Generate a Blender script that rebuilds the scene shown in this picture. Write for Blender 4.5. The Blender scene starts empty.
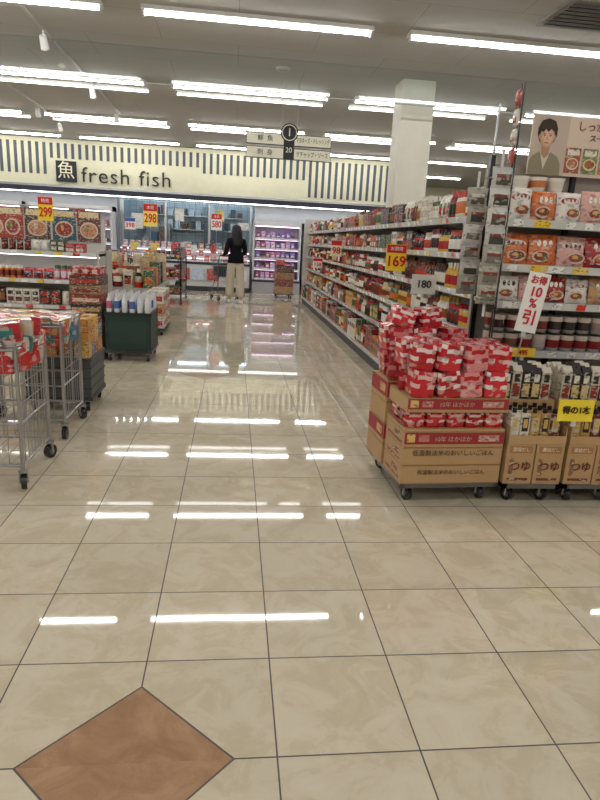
import bpy, bmesh, math, random
from mathutils import Matrix, Vector
random.seed(7)
pi=math.pi
scene=bpy.context.scene
scene.view_settings.view_transform='Standard'
scene.view_settings.look='None'

def lin(c):
    o=[]
    for v in c[:3]:
        v=v/255.0
        o.append(v/12.92 if v<=0.04045 else ((v+0.055)/1.055)**2.4)
    return (o[0],o[1],o[2],1.0)

# ------------------------------------------------------------ materials
MATS={}
def newmat(name):
    m=bpy.data.materials.new(name); m.use_nodes=True
    nt=m.node_tree; nt.nodes.clear()
    out=nt.nodes.new('ShaderNodeOutputMaterial')
    return m,nt,out
def attr_mat(name,rough=0.5,metal=0.0,printed=0,spec=0.5,amt=.6):
    m,nt,out=newmat(name)
    b=nt.nodes.new('ShaderNodeBsdfPrincipled')
    a=nt.nodes.new('ShaderNodeAttribute'); a.attribute_name='Col'
    b.inputs['Roughness'].default_value=rough
    b.inputs['Metallic'].default_value=metal
    b.inputs['Specular IOR Level'].default_value=spec
    src=a.outputs['Color']
    if printed:
        tc=nt.nodes.new('ShaderNodeTexCoord')
        mp=nt.nodes.new('ShaderNodeMapping'); mp.inputs['Scale'].default_value=(1,1,1.7)
        v=nt.nodes.new('ShaderNodeTexVoronoi'); v.inputs['Scale'].default_value=printed
        nt.links.new(tc.outputs['Object'],mp.inputs['Vector']); nt.links.new(mp.outputs[0],v.inputs['Vector'])
        sp=nt.nodes.new('ShaderNodeSeparateColor'); nt.links.new(v.outputs['Color'],sp.inputs[0])
        g1=nt.nodes.new('ShaderNodeMath'); g1.operation='GREATER_THAN'; g1.inputs[1].default_value=0.84
        g2=nt.nodes.new('ShaderNodeMath'); g2.operation='GREATER_THAN'; g2.inputs[1].default_value=0.84
        nt.links.new(sp.outputs[0],g1.inputs[0]); nt.links.new(sp.outputs[1],g2.inputs[0])
        m1=nt.nodes.new('ShaderNodeMix'); m1.data_type='RGBA'; m1.inputs[7].default_value=(.7,.67,.58,1)
        s1=nt.nodes.new('ShaderNodeMath'); s1.operation='MULTIPLY'; s1.inputs[1].default_value=amt
        nt.links.new(g1.outputs[0],s1.inputs[0]); nt.links.new(s1.outputs[0],m1.inputs[0]); nt.links.new(src,m1.inputs[6])
        m2=nt.nodes.new('ShaderNodeMix'); m2.data_type='RGBA'; m2.inputs[7].default_value=(.03,.02,.02,1)
        s2=nt.nodes.new('ShaderNodeMath'); s2.operation='MULTIPLY'; s2.inputs[1].default_value=amt*.9
        nt.links.new(g2.outputs[0],s2.inputs[0]); nt.links.new(s2.outputs[0],m2.inputs[0]); nt.links.new(m1.outputs[2],m2.inputs[6])
        src=m2.outputs[2]
    else:
        tc=nt.nodes.new('ShaderNodeTexCoord')
        n=nt.nodes.new('ShaderNodeTexNoise'); n.inputs['Scale'].default_value=6
        nt.links.new(tc.outputs['Object'],n.inputs['Vector'])
        mr=nt.nodes.new('ShaderNodeMapRange'); mr.inputs[3].default_value=0.92; mr.inputs[4].default_value=1.06
        nt.links.new(n.outputs[0],mr.inputs[0])
        vm=nt.nodes.new('ShaderNodeVectorMath'); vm.operation='SCALE'
        nt.links.new(src,vm.inputs[0]); nt.links.new(mr.outputs[0],vm.inputs['Scale'])
        src=vm.outputs[0]
    nt.links.new(src,b.inputs['Base Color'])
    nt.links.new(b.outputs[0],out.inputs[0])
    MATS[name]=m
def emit_mat(name,strength):
    m,nt,out=newmat(name)
    e=nt.nodes.new('ShaderNodeEmission'); a=nt.nodes.new('ShaderNodeAttribute'); a.attribute_name='Col'
    e.inputs['Strength'].default_value=strength
    nt.links.new(a.outputs['Color'],e.inputs['Color']); nt.links.new(e.outputs[0],out.inputs[0])
    MATS[name]=m
attr_mat('paint',0.55); attr_mat('print',0.4,printed=60); attr_mat('gloss',0.16)
attr_mat('metal',0.28,metal=1.0); attr_mat('matte',0.9,spec=0.15); attr_mat('film',0.22,printed=42,amt=.45)
attr_mat('wrap',0.12,printed=30,amt=.4)
emit_mat('tube',33); emit_mat('strip',6); emit_mat('glow',1.6); emit_mat('caselight',4)
m,nt,out=newmat('glass')
gb=nt.nodes.new('ShaderNodeBsdfGlossy'); gb.inputs['Roughness'].default_value=.02
tb=nt.nodes.new('ShaderNodeBsdfTransparent'); tb.inputs['Color'].default_value=(.95,.98,.98,1)
mx=nt.nodes.new('ShaderNodeMixShader'); fr=nt.nodes.new('ShaderNodeFresnel'); fr.inputs['IOR'].default_value=1.4
nt.links.new(fr.outputs[0],mx.inputs[0]); nt.links.new(tb.outputs[0],mx.inputs[1]); nt.links.new(gb.outputs[0],mx.inputs[2])
nt.links.new(mx.outputs[0],out.inputs[0]); MATS['glass']=m

# ------------------------------------------------------------ mesh builder
class MB:
    def __init__(s):
        s.v=[]; s.f=[]; s.c=[]; s.m=[]; s.s=[]; s.M=Matrix.Identity(4); s.slots=[]
    def add(s,verts,faces,cols,mat='paint',smooth=False):
        o=len(s.v)
        if mat not in s.slots: s.slots.append(mat)
        mi=s.slots.index(mat)
        M=s.M
        for p in verts: s.v.append(tuple(M@Vector(p)))
        one=not isinstance(cols,list)
        for i,f in enumerate(faces):
            s.f.append([o+k for k in f]); s.c.append(cols if one else cols[i]); s.m.append(mi); s.s.append(smooth)
    def box(s,x0,x1,y0,y1,z0,z1,col,mat='paint',faces='all'):
        V=[(x0,y0,z0),(x1,y0,z0),(x1,y1,z0),(x0,y1,z0),(x0,y0,z1),(x1,y0,z1),(x1,y1,z1),(x0,y1,z1)]
        F=[(0,3,2,1),(4,5,6,7),(0,1,5,4),(1,2,6,5),(2,3,7,6),(3,0,4,7)]
        s.add(V,F,col,mat)
    def quad(s,p,col,mat='paint'):
        s.add(p,[(0,1,2,3)],col,mat)
    def decal(s,face,a0,a1,z0,z1,d,col,mat='print'):
        if face=='-y': s.quad([(a0,d,z0),(a1,d,z0),(a1,d,z1),(a0,d,z1)],col,mat)
        elif face=='-x': s.quad([(d,a1,z0),(d,a0,z0),(d,a0,z1),(d,a1,z1)],col,mat)
        elif face=='+x': s.quad([(d,a0,z0),(d,a1,z0),(d,a1,z1),(d,a0,z1)],col,mat)
    def rod(s,p,q,r,col,mat='metal',n=6,r2=None,smooth=True,caps=True):
        p=Vector(p);q=Vector(q); r2=r if r2 is None else r2
        d=(q-p).normalized(); a=Vector((0,0,1)) if abs(d.z)<.9 else Vector((1,0,0))
        u=d.cross(a).normalized(); w=d.cross(u)
        V=[];
        for k in range(n):
            t=2*pi*k/n; V.append(p+(u*math.cos(t)+w*math.sin(t))*r)
        for k in range(n):
            t=2*pi*k/n; V.append(q+(u*math.cos(t)+w*math.sin(t))*r2)
        F=[(k,k+n,(k+1)%n+n,(k+1)%n) for k in range(n)]
        s.add(V,F,col,mat,smooth)
        if caps:
            s.add(V,[tuple(range(n)),tuple(reversed(range(n,2*n)))],col,mat,False)
    def revolve(s,cx,cy,cz,prof,n=8,mat='gloss'):
        V=[]
        for (r,z,c) in prof:
            for k in range(n):
                t=2*pi*k/n; V.append((cx+r*math.cos(t),cy+r*math.sin(t),cz+z))
        F=[];C=[]
        for i in range(len(prof)-1):
            for k in range(n):
                F.append((i*n+k,i*n+(k+1)%n,(i+1)*n+(k+1)%n,(i+1)*n+k)); C.append(prof[i][2])
        s.add(V,F,C,mat,True)
        L=(len(prof)-1)*n
        s.add(V,[tuple(L+k for k in range(n))],prof[-1][2],mat,False)
    def bag(s,cx,cy,z0,w,h,t,c1,c2,face='-y',mat='film',c3=None,lean=0.0):
        n=6;V=[];
        def P(u,v,sg):
            e=(1-abs(u)**3.0)*(1-abs(v)**2.5)
            th=sg*t/2*max(e,0)**.6
            a=u*w/2*(1-.05*(1-abs(v))); b=(v+1)/2*h
            off=th+lean*b
            if face=='-y': return (cx+a,cy+off,z0+b)
            return (cx+off,cy-a,z0+b)
        F=[];C=[]
        for sg in (-1,1):
            o=len(V)
            for j in range(n+1):
                for i in range(n+1):
                    V.append(P(-1+2*i/n,-1+2*j/n,sg))
            for j in range(n):
                for i in range(n):
                    a=o+j*(n+1)+i
                    q=(a,a+1,a+n+2,a+n+1)
                    F.append(q if sg<0 else q[::-1])
                    if 1<=i<=4 and j in(1,2): C.append(c2)
                    elif c3 and j in (3,) and 1<=i<=4: C.append(c3)
                    else: C.append(c1)
        s.add(V,F,C,mat,True)
    def brick(s,cx,cy,cz,sx,sy,sz,c1,c2,rz=0,tilt=0,k=.28,mat='film',stripes=False):
        n=6 if stripes else 4;V=[];F=[];C=[]
        R=Matrix.Translation((cx,cy,cz))@Matrix.Rotation(rz,4,'Z')@Matrix.Rotation(tilt,4,'Y')
        for ax in range(3):
            for sg in (-1,1):
                o=len(V)
                for j in range(n+1):
                    for i in range(n+1):
                        p=[0,0,0]; p[ax]=sg; p[(ax+1)%3]=-1+2*i/n; p[(ax+2)%3]=-1+2*j/n
                        q=Vector(p)
                        q=q.lerp(q.normalized()*1.18,k)
                        q+=Vector((math.sin(p[1]*5+cx*40)*.03,math.sin(p[0]*6+cz*50)*.03,math.sin(p[0]*7+cy*31)*.04))
                        if stripes: q.x*=1-.05*abs(math.sin(p[2]*pi*1.5)); q.y*=1-.05*abs(math.sin(p[2]*pi*1.5))
                        V.append(R@Vector((q.x*sx/2,q.y*sy/2,q.z*sz/2)))
                for j in range(n):
                    for i in range(n):
                        a=o+j*(n+1)+i; q=(a,a+1,a+n+2,a+n+1)
                        F.append(q if sg>0 else q[::-1])
                        if stripes:
                            row,colm=(j,i) if ax==0 else ((i,j) if ax==1 else (-1,i))
                            if row==-1: C.append(c2 if (i in(2,3) and j in (1,2,3,4)) else c1)
                            elif row in (2,): C.append(c2 if colm in (0,1,4,5) else c1)
                            elif row==4: C.append(c2 if colm in (1,2,3,4) else c1)
                            elif row==5: C.append(c2 if colm in (0,5) else c1)
                            else: C.append(c1)
                        else:
                            C.append(c2 if (i in(1,2) and j in (1,2)) else c1)
        s.add(V,F,C,mat,True)
    def caster(s,x,y,r=.04,zt=.1,ang=0.3):
        c,sn=math.cos(ang),math.sin(ang)
        w=.014
        s.rod((x-c*w,y-sn*w,r),(x+c*w,y+sn*w,r),r,lin((38,38,40)),'gloss',14)
        s.rod((x-c*(w+.002),y-sn*(w+.002),r),(x+c*(w+.002),y+sn*(w+.002),r),r*.5,lin((150,150,150)),'metal',10)
        for sg in (-1,1):
            px,py=x+sg*c*(w+.006),y+sg*sn*(w+.006)
            s.rod((px,py,r*.8),(x+sg*c*.016,y+sg*sn*.016,zt),.007,lin((170,170,172)),'metal',6)
        s.rod((x,y,zt-.015),(x,y,zt),.026,lin((170,170,172)),'metal',10)
    def build(s,name,parent=None,recalc=False):
        me=bpy.data.meshes.new(name)
        me.from_pydata(s.v,[],s.f)
        for sl in s.slots: me.materials.append(MATS[sl])
        me.polygons.foreach_set('material_index',s.m)
        me.polygons.foreach_set('use_smooth',s.s)
        ca=me.color_attributes.new('Col','FLOAT_COLOR','CORNER')
        arr=[]
        for f,c in zip(s.f,s.c): arr.extend(list(c)*len(f))
        ca.data.foreach_set('color',arr)
        me.update()
        ob=bpy.data.objects.new(name,me); scene.collection.objects.link(ob)
        if parent: ob.parent=parent
        return ob

TM={}
def text(body,loc,size,face,col,parent=None,name='lettering',ext=.002,align='CENTER',xs=1.0,rotx=0,bold=0.0):
    cu=bpy.data.curves.new(name,'FONT'); cu.body=body; cu.size=size; cu.extrude=ext
    cu.align_x=align; cu.align_y='CENTER'; cu.offset=bold
    ob=bpy.data.objects.new(name,cu); scene.collection.objects.link(ob)
    ob.location=loc
    if face=='-y': ob.rotation_euler=(pi/2,rotx,0)
    elif face=='-x': ob.rotation_euler=(pi/2,0,-pi/2)
    ob.scale=(xs,1,1)
    key=tuple(col)
    if key not in TM:
        m,nt,out=newmat('ink_%d'%len(TM)); b=nt.nodes.new('ShaderNodeBsdfPrincipled')
        b.inputs['Base Color'].default_value=lin(col); b.inputs['Roughness'].default_value=.5
        nt.links.new(b.outputs[0],out.inputs[0]); TM[key]=m
    cu.materials.append(TM[key])
    if parent: ob.parent=parent
    return ob

# ------------------------------------------------------------ floor
def build_floor():
    m,nt,out=newmat('polished_tile')
    N=nt.nodes.new; L=nt.links.new
    def math_(op,a,b=None,c=None):
        n=N('ShaderNodeMath'); n.operation=op
        for i,x in enumerate((a,b,c)):
            if x is None: continue
            if isinstance(x,(int,float)): n.inputs[i].default_value=x
            else: L(x,n.inputs[i])
        return n.outputs[0]
    geo=N('ShaderNodeNewGeometry'); sp=N('ShaderNodeSeparateXYZ'); L(geo.outputs['Position'],sp.inputs[0])
    x,y=sp.outputs[0],sp.outputs[1]
    dx=math_('PINGPONG',math_('ADD',x,-.15),.2); dy=math_('PINGPONG',math_('ADD',y,-1.327),.2)
    g=math_('LESS_THAN',math_('MINIMUM',dx,dy),.0024)
    s=math_('ADD',math_('PINGPONG',math_('ADD',x,.25),2.4),math_('PINGPONG',math_('ADD',y,-1.327),2.4))
    ins=math_('LESS_THAN',s,.281); edge=math_('LESS_THAN',math_('ABSOLUTE',math_('ADD',s,-.283)),.004)
    g=math_('MAXIMUM',math_('MULTIPLY',g,math_('SUBTRACT',1.0,ins)),edge)
    cb=N('ShaderNodeCombineXYZ')
    L(math_('FLOOR',math_('DIVIDE',math_('ADD',x,-.15),.4)),cb.inputs[0]); L(math_('FLOOR',math_('DIVIDE',math_('ADD',y,-1.327),.4)),cb.inputs[1])
    cb2=N('ShaderNodeVectorMath'); cb2.operation='SCALE'; L(cb.outputs[0],cb2.inputs[0]); L(math_('SUBTRACT',1.0,ins),cb2.inputs['Scale'])
    wn=N('ShaderNodeTexWhiteNoise'); wn.noise_dimensions='3D'; L(cb2.outputs[0],wn.inputs['Vector'])
    vs=N('ShaderNodeVectorMath'); vs.operation='SCALE'; vs.inputs['Scale'].default_value=7; L(wn.outputs['Color'],vs.inputs[0])
    va=N('ShaderNodeVectorMath'); va.operation='ADD'; L(vs.outputs[0],va.inputs[0]); L(geo.outputs['Position'],va.inputs[1])
    no=N('ShaderNodeTexNoise'); no.inputs['Scale'].default_value=6; no.inputs['Detail'].default_value=9; no.inputs['Distortion'].default_value=.9; no.inputs['Roughness'].default_value=.66
    L(va.outputs[0],no.inputs['Vector'])
    cr=N('ShaderNodeValToRGB'); L(no.outputs[0],cr.inputs[0])
    e=cr.color_ramp.elements
    e[0].position=.36; e[0].color=lin((204,191,165)); e[1].position=.64; e[1].color=lin((220,210,188))
    q=e.new(.47); q.color=lin((210,198,172)); q=e.new(.51); q.color=lin((215,204,180))
    mr=N('ShaderNodeMapRange'); mr.inputs[3].default_value=.93; mr.inputs[4].default_value=1.03; L(wn.outputs['Value'],mr.inputs[0])
    sc=N('ShaderNodeVectorMath'); sc.operation='SCALE'; L(cr.outputs[0],sc.inputs[0]); L(mr.outputs[0],sc.inputs['Scale'])
    cr2=N('ShaderNodeValToRGB'); L(no.outputs[0],cr2.inputs[0]); e=cr2.color_ramp.elements
    e[0].position=.38; e[0].color=lin((158,121,92)); e[1].position=.62; e[1].color=lin((182,146,116))
    cr3=N('ShaderNodeValToRGB'); L(no.outputs[0],cr3.inputs[0]); e=cr3.color_ramp.elements
    e[0].position=.35; e[0].color=lin((184,160,130)); e[1].position=.65; e[1].color=lin((205,182,150))
    far=math_('GREATER_THAN',y,3.0)
    def mix(f,a,b):
        n=N('ShaderNodeMix'); n.data_type='RGBA'
        L(f,n.inputs[0])
        if isinstance(a,tuple): n.inputs[6].default_value=a
        else: L(a,n.inputs[6])
        if isinstance(b,tuple): n.inputs[7].default_value=b
        else: L(b,n.inputs[7])
        return n.outputs[2]
    dia=mix(far,cr2.outputs[0],cr3.outputs[0])
    col=mix(ins,sc.outputs[0],dia)
    col=mix(g,col,lin((56,48,40)))
    b=N('ShaderNodeBsdfPrincipled'); L(col,b.inputs['Base Color'])
    rr=N('ShaderNodeMapRange'); rr.inputs[3].default_value=.035; rr.inputs[4].default_value=.5; L(g,rr.inputs[0])
    L(rr.outputs[0],b.inputs['Roughness'])
    b.inputs['IOR'].default_value=1.75
    n2=N('ShaderNodeTexNoise'); n2.inputs['Scale'].default_value=2.0; n2.inputs['Detail'].default_value=1; L(va.outputs[0],n2.inputs['Vector'])
    bp=N('ShaderNodeBump'); bp.inputs['Strength'].default_value=.01; bp.inputs['Distance'].default_value=.02
    L(n2.outputs[0],bp.inputs['Height']); L(bp.outputs[0],b.inputs['Normal'])
    L(b.outputs[0],out.inputs[0]); MATS['floor']=m
    mb=MB(); mb.box(-9,9,-4,23,-.1,0,lin((200,190,160)),'floor'); mb.build('floor')
build_floor()

# ------------------------------------------------------------ ceiling & walls
CEIL=3.6
m,nt,out=newmat('ceiling_board')
N=nt.nodes.new; L=nt.links.new
b=N('ShaderNodeBsdfPrincipled'); geo=N('ShaderNodeNewGeometry'); br=N('ShaderNodeTexBrick')
br.offset=.5; br.inputs['Scale'].default_value=1.0; br.inputs['Brick Width'].default_value=1.8; br.inputs['Row Height'].default_value=.9
br.inputs['Mortar Size'].default_value=.004
br.inputs['Color1'].default_value=lin((186,184,179)); br.inputs['Color2'].default_value=lin((183,181,176)); br.inputs['Mortar'].default_value=lin((150,147,142))
L(geo.outputs['Position'],br.inputs['Vector']); L(br.outputs[0],b.inputs['Base Color']); b.inputs['Roughness'].default_value=.9
L(b.outputs[0],out.inputs[0]); MATS['ceil']=m
mb=MB(); mb.box(-9,9,-4,23,CEIL,CEIL+.1,lin((195,190,178)),'ceil'); mb.build('ceiling')
cream=lin((205,203,196))
def wall(name,*a,col=cream):
    mb=MB(); mb.box(*a,col,'paint'); return mb.build(name)
wall('wall_left',-9.1,-9,-4,23,0,CEIL)
wall('wall_right',9,9.1,-4,23,0,CEIL)
wall('wall_front',-9,9,-4.1,-4,0,CEIL)
mb=MB(); mb.box(-9,9,23,23.1,0,CEIL,lin((214,208,185)),'paint')
mb.box(4.6,9,22.9,23,2.3,2.9,lin((30,40,80)),'paint')
mb.build('wall_back')
mb=MB(); mb.box(-9,4.4,16.98,17.02,CEIL-.02,CEIL,lin((120,120,110)),'paint')
mb.build('trim_1')

for Y in (-2.2,.9,4.0,7.1,10.2,13.4,16.2,19.4):
    for X0 in (-9.36+.7,-6.56,-3.76,-.96,1.84,4.64):
        if Y>17 and X0<4: continue
        mb=MB()
        x1=X0+2.35
        mb.box(X0-.03,x1+.03,Y-.08,Y+.08,CEIL-.04,CEIL,lin((225,225,220)),'paint')
        mb.box(X0-.02,X0,Y-.035,Y+.035,CEIL-.085,CEIL-.04,lin((230,230,228)),'paint')
        mb.box(x1,x1+.02,Y-.035,Y+.035,CEIL-.085,CEIL-.04,lin((230,230,228)),'paint')
        c=(1.0,.99,.975,1)
        n=8
        V=[];F=[]
        for xx in (X0,x1):
            for i in range(n+1):
                t=pi*i/n
                V.append((xx,Y-.026*math.cos(t),CEIL-.04-.034*math.sin(t)))
        for i in range(n): F.append((i,i+1,i+n+2,i+n+1))
        mb.add(V,F,c,'tube',True)
        if Y in (10.2,13.4):
            mb.box(X0,x1,Y+.50,Y+.60,CEIL-.03,CEIL,lin((225,225,220)),'paint')
            mb.rod((X0,Y+.55,CEIL-.045),(x1,Y+.55,CEIL-.045),.014,(1,.99,.97,1),'strip',8)
        mb.build('ceiling_light')
mb=MB()
mb.box(-9,9,8.5,8.51,3.2,CEIL,lin((255,255,255)),'glass')
mb.box(-9,9,8.495,8.515,3.188,3.2,lin((170,170,168)),'paint')
mb.build('smoke_barrier_glass')
def rail(tx,ty0,ty1,sp):
    mb=MB()
    mb.box(tx-.014,tx+.014,ty0,ty1,CEIL-.03,CEIL,lin((190,190,188)),'paint')
    for sy in sp:
        mb.rod((tx,sy,CEIL-.03),(tx,sy,CEIL-.10),.012,lin((230,230,230)),'paint',8)
        mb.rod((tx,sy-.03,CEIL-.09),(tx,sy+.05,CEIL-.21),.04,lin((235,235,233)),'paint',14,r2=.05)
        mb.rod((tx,sy+.0505,CEIL-.2105),(tx,sy+.052,CEIL-.213),.042,(1,.93,.8,1),'strip',14)
    mb.build('track_light')
rail(-2.25,6.4,8.4,(8.1,)); rail(-2.25,8.6,13.0,(10.6,12.6)); rail(-3.7,11.2,14.5,(12.7,14.2))
mb=MB(); mb.box(2.95,3.7,5.8,6.5,CEIL-.03,CEIL,lin((140,138,132)),'paint')
for i in range(7): mb.box(3.0,3.65,5.86+i*.09,5.90+i*.09,CEIL-.04,CEIL-.03,lin((80,80,80)),'paint')
mb.build('air_vent')
mb=MB(); mb.rod((.6,8.9,CEIL-.03),(.6,8.9,CEIL),.09,lin((200,198,192)),'paint',20,r2=.1); mb.rod((.6,8.9,CEIL-.045),(.6,8.9,CEIL-.03),.05,lin((190,190,185)),'paint',16); mb.build('smoke_detector')

mb=MB(); PX0,PX1,PYa,PYb=2.26,2.72,8.9,9.35
mb.box(PX0,PX1,PYa,PYb,0,CEIL,lin((228,223,208)),'paint')
mb.box(PX0-.02,PX1+.02,PYa-.02,PYb+.02,0,.12,lin((90,80,70)),'paint')
mb.build('support_pillar')

# ------------------------------------------------------------ generic shelf products
PAL=[(190,40,35),(205,110,40),(215,175,70),(225,218,200),(70,35,22),(110,30,28),(70,95,55),(225,218,205),(180,60,40),(35,30,32),(190,175,145),(140,85,40),(170,30,34),(120,50,35),(225,222,215),(60,30,26)]
def rp(): return lin(random.choice(PAL))
def item_run(mb,kind,c1,c2,c3,n,a,step,plane,z,w,h,d,face):
    for i in range(n):
        p=a+i*step+step/2
        j=random.uniform(-.004,.004)
        for row in range(2 if kind!='bag' else 1):
            f0=plane+j+row*(d+.01)
            if face=='-x': cx,cy=f0+d/2,p
            else: cx,cy=p,f0+d/2
            if kind=='bottle':
                r=w/2
                mb.revolve(cx,cy,z,[(r,0,c1),(r,h*.12,c2),(r,h*.5,c1),(r*.95,h*.62,c1),(r*.42,h*.78,c3),(r*.42,h,c3)],8,'gloss')
            elif kind=='can':
                r=w/2
                mb.revolve(cx,cy,z,[(r,0,lin((180,180,180))),(r,h*.06,c1),(r,h*.3,c2),(r,h*.65,c1),(r,h*.94,lin((190,190,190))),(r*.9,h,lin((170,170,170)))],8,'gloss')
            elif kind=='jar':
                r=w/2
                mb.revolve(cx,cy,z,[(r*.9,0,c1),(r,h*.15,c2),(r,h*.6,c1),(r*.75,h*.75,c3),(r*.75,h,c3)],8,'gloss')
            elif kind=='box':
                if face=='-x':
                    mb.box(cx-d/2,cx+d/2,cy-w/2,cy+w/2,z,z+h,c1,'print')
                    pl=cx-d/2-.0012
                    mb.decal(face,cy-w*.4,cy+w*.4,z+h*.15,z+h*.45,pl,c2); mb.decal(face,cy-w*.35,cy+w*.35,z+h*.6,z+h*.85,pl,c3)
                else:
                    mb.box(cx-w/2,cx+w/2,cy-d/2,cy+d/2,z,z+h,c1,'print')
                    mb.decal('-y',cx-w*.4,cx+w*.4,z+h*.15,z+h*.45,cy-d/2-.0012,c2); mb.decal('-y',cx-w*.35,cx+w*.35,z+h*.6,z+h*.85,cy-d/2-.0012,c3)
            elif kind=='bag':
                mb.bag(cx,cy,z,w,h,d,c1,c2,'-y' if face=='-y' else '-x','film',c3,lean=.08)
def fill_shelf(mb,a0,a1,plane,z,hmax,face,kinds,pal=None):
    a=a0
    while a<a1-.06:
        kind=random.choice(kinds)
        w=random.uniform(.055,.08) if kind in('bottle','jar','can') else random.uniform(.07,.12)
        step=w+.008
        n=random.randint(2,4); n=min(n,int((a1-a)/step))
        if n<1: break
        h=random.uniform(.68,.98)*hmax
        if kind in('can',): h=min(h,.13)
        P=pal or PAL
        c1,c2,c3=[lin(random.choice(P)) for _ in range(3)]
        d=w if kind in('bottle','jar','can') else random.uniform(.06,.1)
        item_run(mb,kind,c1,c2,c3,n,a,step,plane,z,w,h,d,face)
        if kind=='can' and hmax>.2: item_run(mb,kind,c1,c2,c3,n,a,step,plane,z+h,w,min(h,hmax-h),d,face)
        a+=n*step+.004

# ------------------------------------------------------------ long gondola
G0,G1=4.08,14.2
LV=[.16,.5,.8,1.07,1.34,1.6]
steel=lin((196,197,195))
def gondola_mesh():
    mb=MB()
    mb.box(1.62,2.12,G0,G1,0,.12,lin((70,70,70)),'paint')
    mb.box(1.59,2.12,G0,G1,.12,.16,steel,'paint')
    mb.box(2.08,2.12,G0,G1,.16,1.88,lin((205,203,195)),'paint')
    for z in LV[1:]:
        mb.box(1.68,2.08,G0,G1,z-.03,z,steel,'paint')
    yy=G0
    while yy<=G1+.01:
        mb.box(2.05,2.08,yy-.02,yy+.02,.16,1.88,lin((150,150,150)),'metal')
        for z in LV[1:]:
            mb.add([(1.69,yy-.004,z-.03),(2.06,yy-.004,z-.03),(2.06,yy-.004,z-.13),(1.69,yy+.004,z-.03),(2.06,yy+.004,z-.03),(2.06,yy+.004,z-.13)],[(0,1,2),(5,4,3),(0,2,5,3)],steel,'paint')
        yy+=.92
    mb.box(1.6,2.12,G1-.0,G1+.02,.12,1.88,lin((200,198,190)),'paint')
    for i,z in enumerate(LV):
        x=1.585 if i==0 else 1.672
        mb.quad([(x+.012,G1,z-.042),(x+.012,G0,z-.042),(x,G0,z+.004),(x,G1,z+.004)],lin((222,226,226)),'gloss')
        mb.quad([(x,G1,z+.004),(x,G0,z+.004),(x+.02,G0,z+.004),(x+.02,G1,z+.004)],lin((222,226,226)),'gloss')
        y=G0+.05
        while y<G1-.1:
            w=.06
            c=random.choice([(245,245,240),(245,245,240),(245,245,240),(245,245,240),(250,220,60),(235,90,60)])
            mb.quad([(x+.009,y+w,z-.036),(x+.009,y,z-.036),(x-.002,y,z),(x-.002,y+w,z)],lin(c),'print')
            y+=random.uniform(.1,.26)
    return mb
gp=MB()
for i,z in enumerate(LV):
    hm=(LV[i+1]-z-.07) if i<5 else .22
    kinds=[['can','box','jar'],['bottle','jar','bottle','box'],['bottle','jar','can'],['bottle','bottle','jar'],['bottle','box','jar'],['box','bag','jar','bottle','bag']][i]
    fill_shelf(gp,G0+.03,G1-.05,1.61 if i==0 else 1.70,z+.003,hm,'-x',kinds)
g=gondola_mesh().build('gondola_shelf')
p=gp.build('packaged_groceries'); p.parent=g
g2=bpy.data.objects.new('gondola_shelf.001',g.data); scene.collection.objects.link(g2); g2.location=(2.9,0,0)
p2=bpy.data.objects.new('packaged_groceries.001',p.data); scene.collection.objects.link(p2); p2.parent=g2

def price_sign(x,y,z,w,h,bg,hd,txt,tc,label=None,rot=0,name='price_sign',ts=None,pole=None,parent=None,lines=None):
    mb=MB()
    mb.M=Matrix.Translation((x,y,z))@Matrix.Rotation(rot,4,'Y')
    mb.box(-w/2,w/2,0,.004,-h/2,h/2,lin(bg),'paint')
    mb.decal('-y',-w/2+.004,w/2-.004,h*.18,h/2-.004,-.0015,lin(hd),'paint')
    mb.box(-.012,.012,.004,.014,-h/2-.03,-h/2+.03,lin((210,210,210)),'gloss')
    if pole: mb.rod((0,.008,-h/2-.02),(0,.008,-h/2-pole),.004,lin((200,200,200)),'metal')
    ob=mb.build(name)
    if parent: ob.parent=parent
    if lines:
        for (s_,dz,sz) in lines:
            t=text(s_,(x+math.sin(rot)*dz,y-.004,z+math.cos(rot)*dz),sz,'-y',tc,ob,bold=sz*.015); t.rotation_euler=(pi/2,rot,0)
        return ob
    sz=ts or h*.55
    t=text(txt,(x,y-.004,z-h*.15 if not ts else z),sz,'-y',tc,ob,bold=sz*.02)
    bpy.context.view_layer.update()
    if t.dimensions.x>w*.86: t.scale.x=w*.86/t.dimensions.x
    if rot: t.rotation_euler=(pi/2,rot,0)
    if label: text(label,(x,y-.004,z+h*.33),h*.17,'-y',(255,255,255),ob)
    return ob
price_sign(1.57,5.88,1.26,.2,.25,(250,215,50),(205,30,30),'169',(205,30,30),'お買得',parent=g)
price_sign(1.58,4.96,1.07,.21,.16,(225,225,220),(225,225,220),'180',(50,50,55),parent=g,ts=.085)
price_sign(1.57,9.45,1.30,.17,.24,(235,225,200),(205,30,30),'98',(205,30,30),parent=g)
price_sign(1.585,11.6,1.0,.18,.18,(245,245,240),(205,30,30),'158',(205,30,30),parent=g)

# ------------------------------------------------------------ end cap shelf
EX0,EX1=1.60,2.75
mb=MB()
mb.box(EX0,EX1,3.5,4.02,0,.14,lin((80,80,80)),'paint')
mb.box(EX0,EX1,3.94,3.98,.14,1.9,lin((150,140,130)),'paint')
for x in (EX0+.015,2.17,EX1-.015):
    mb.box(x-.015,x+.015,3.91,3.94,.1,1.95,lin((60,60,62)),'metal')
EL=[.42,.77,1.07,1.29,1.55]
for z in EL:
    mb.box(EX0,EX1,3.55,3.94,z-.028,z,steel,'paint')
    mb.quad([(EX0,3.545,z-.04),(EX1,3.545,z-.04),(EX1,3.535,z+.006),(EX0,3.535,z+.006)],lin((215,216,214)),'gloss')
    x=EX0+.03
    while x<EX1-.1:
        c=random.choice([(250,250,245),(250,250,245),(250,210,50),(230,60,45)])
        w=random.choice([.06,.1])
        mb.quad([(x,3.5415,z-.036),(x+w,3.5415,z-.036),(x+w,3.5325,z+.002),(x,3.5325,z+.002)],lin(c),'print'); x+=random.uniform(.11,.2)
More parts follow.
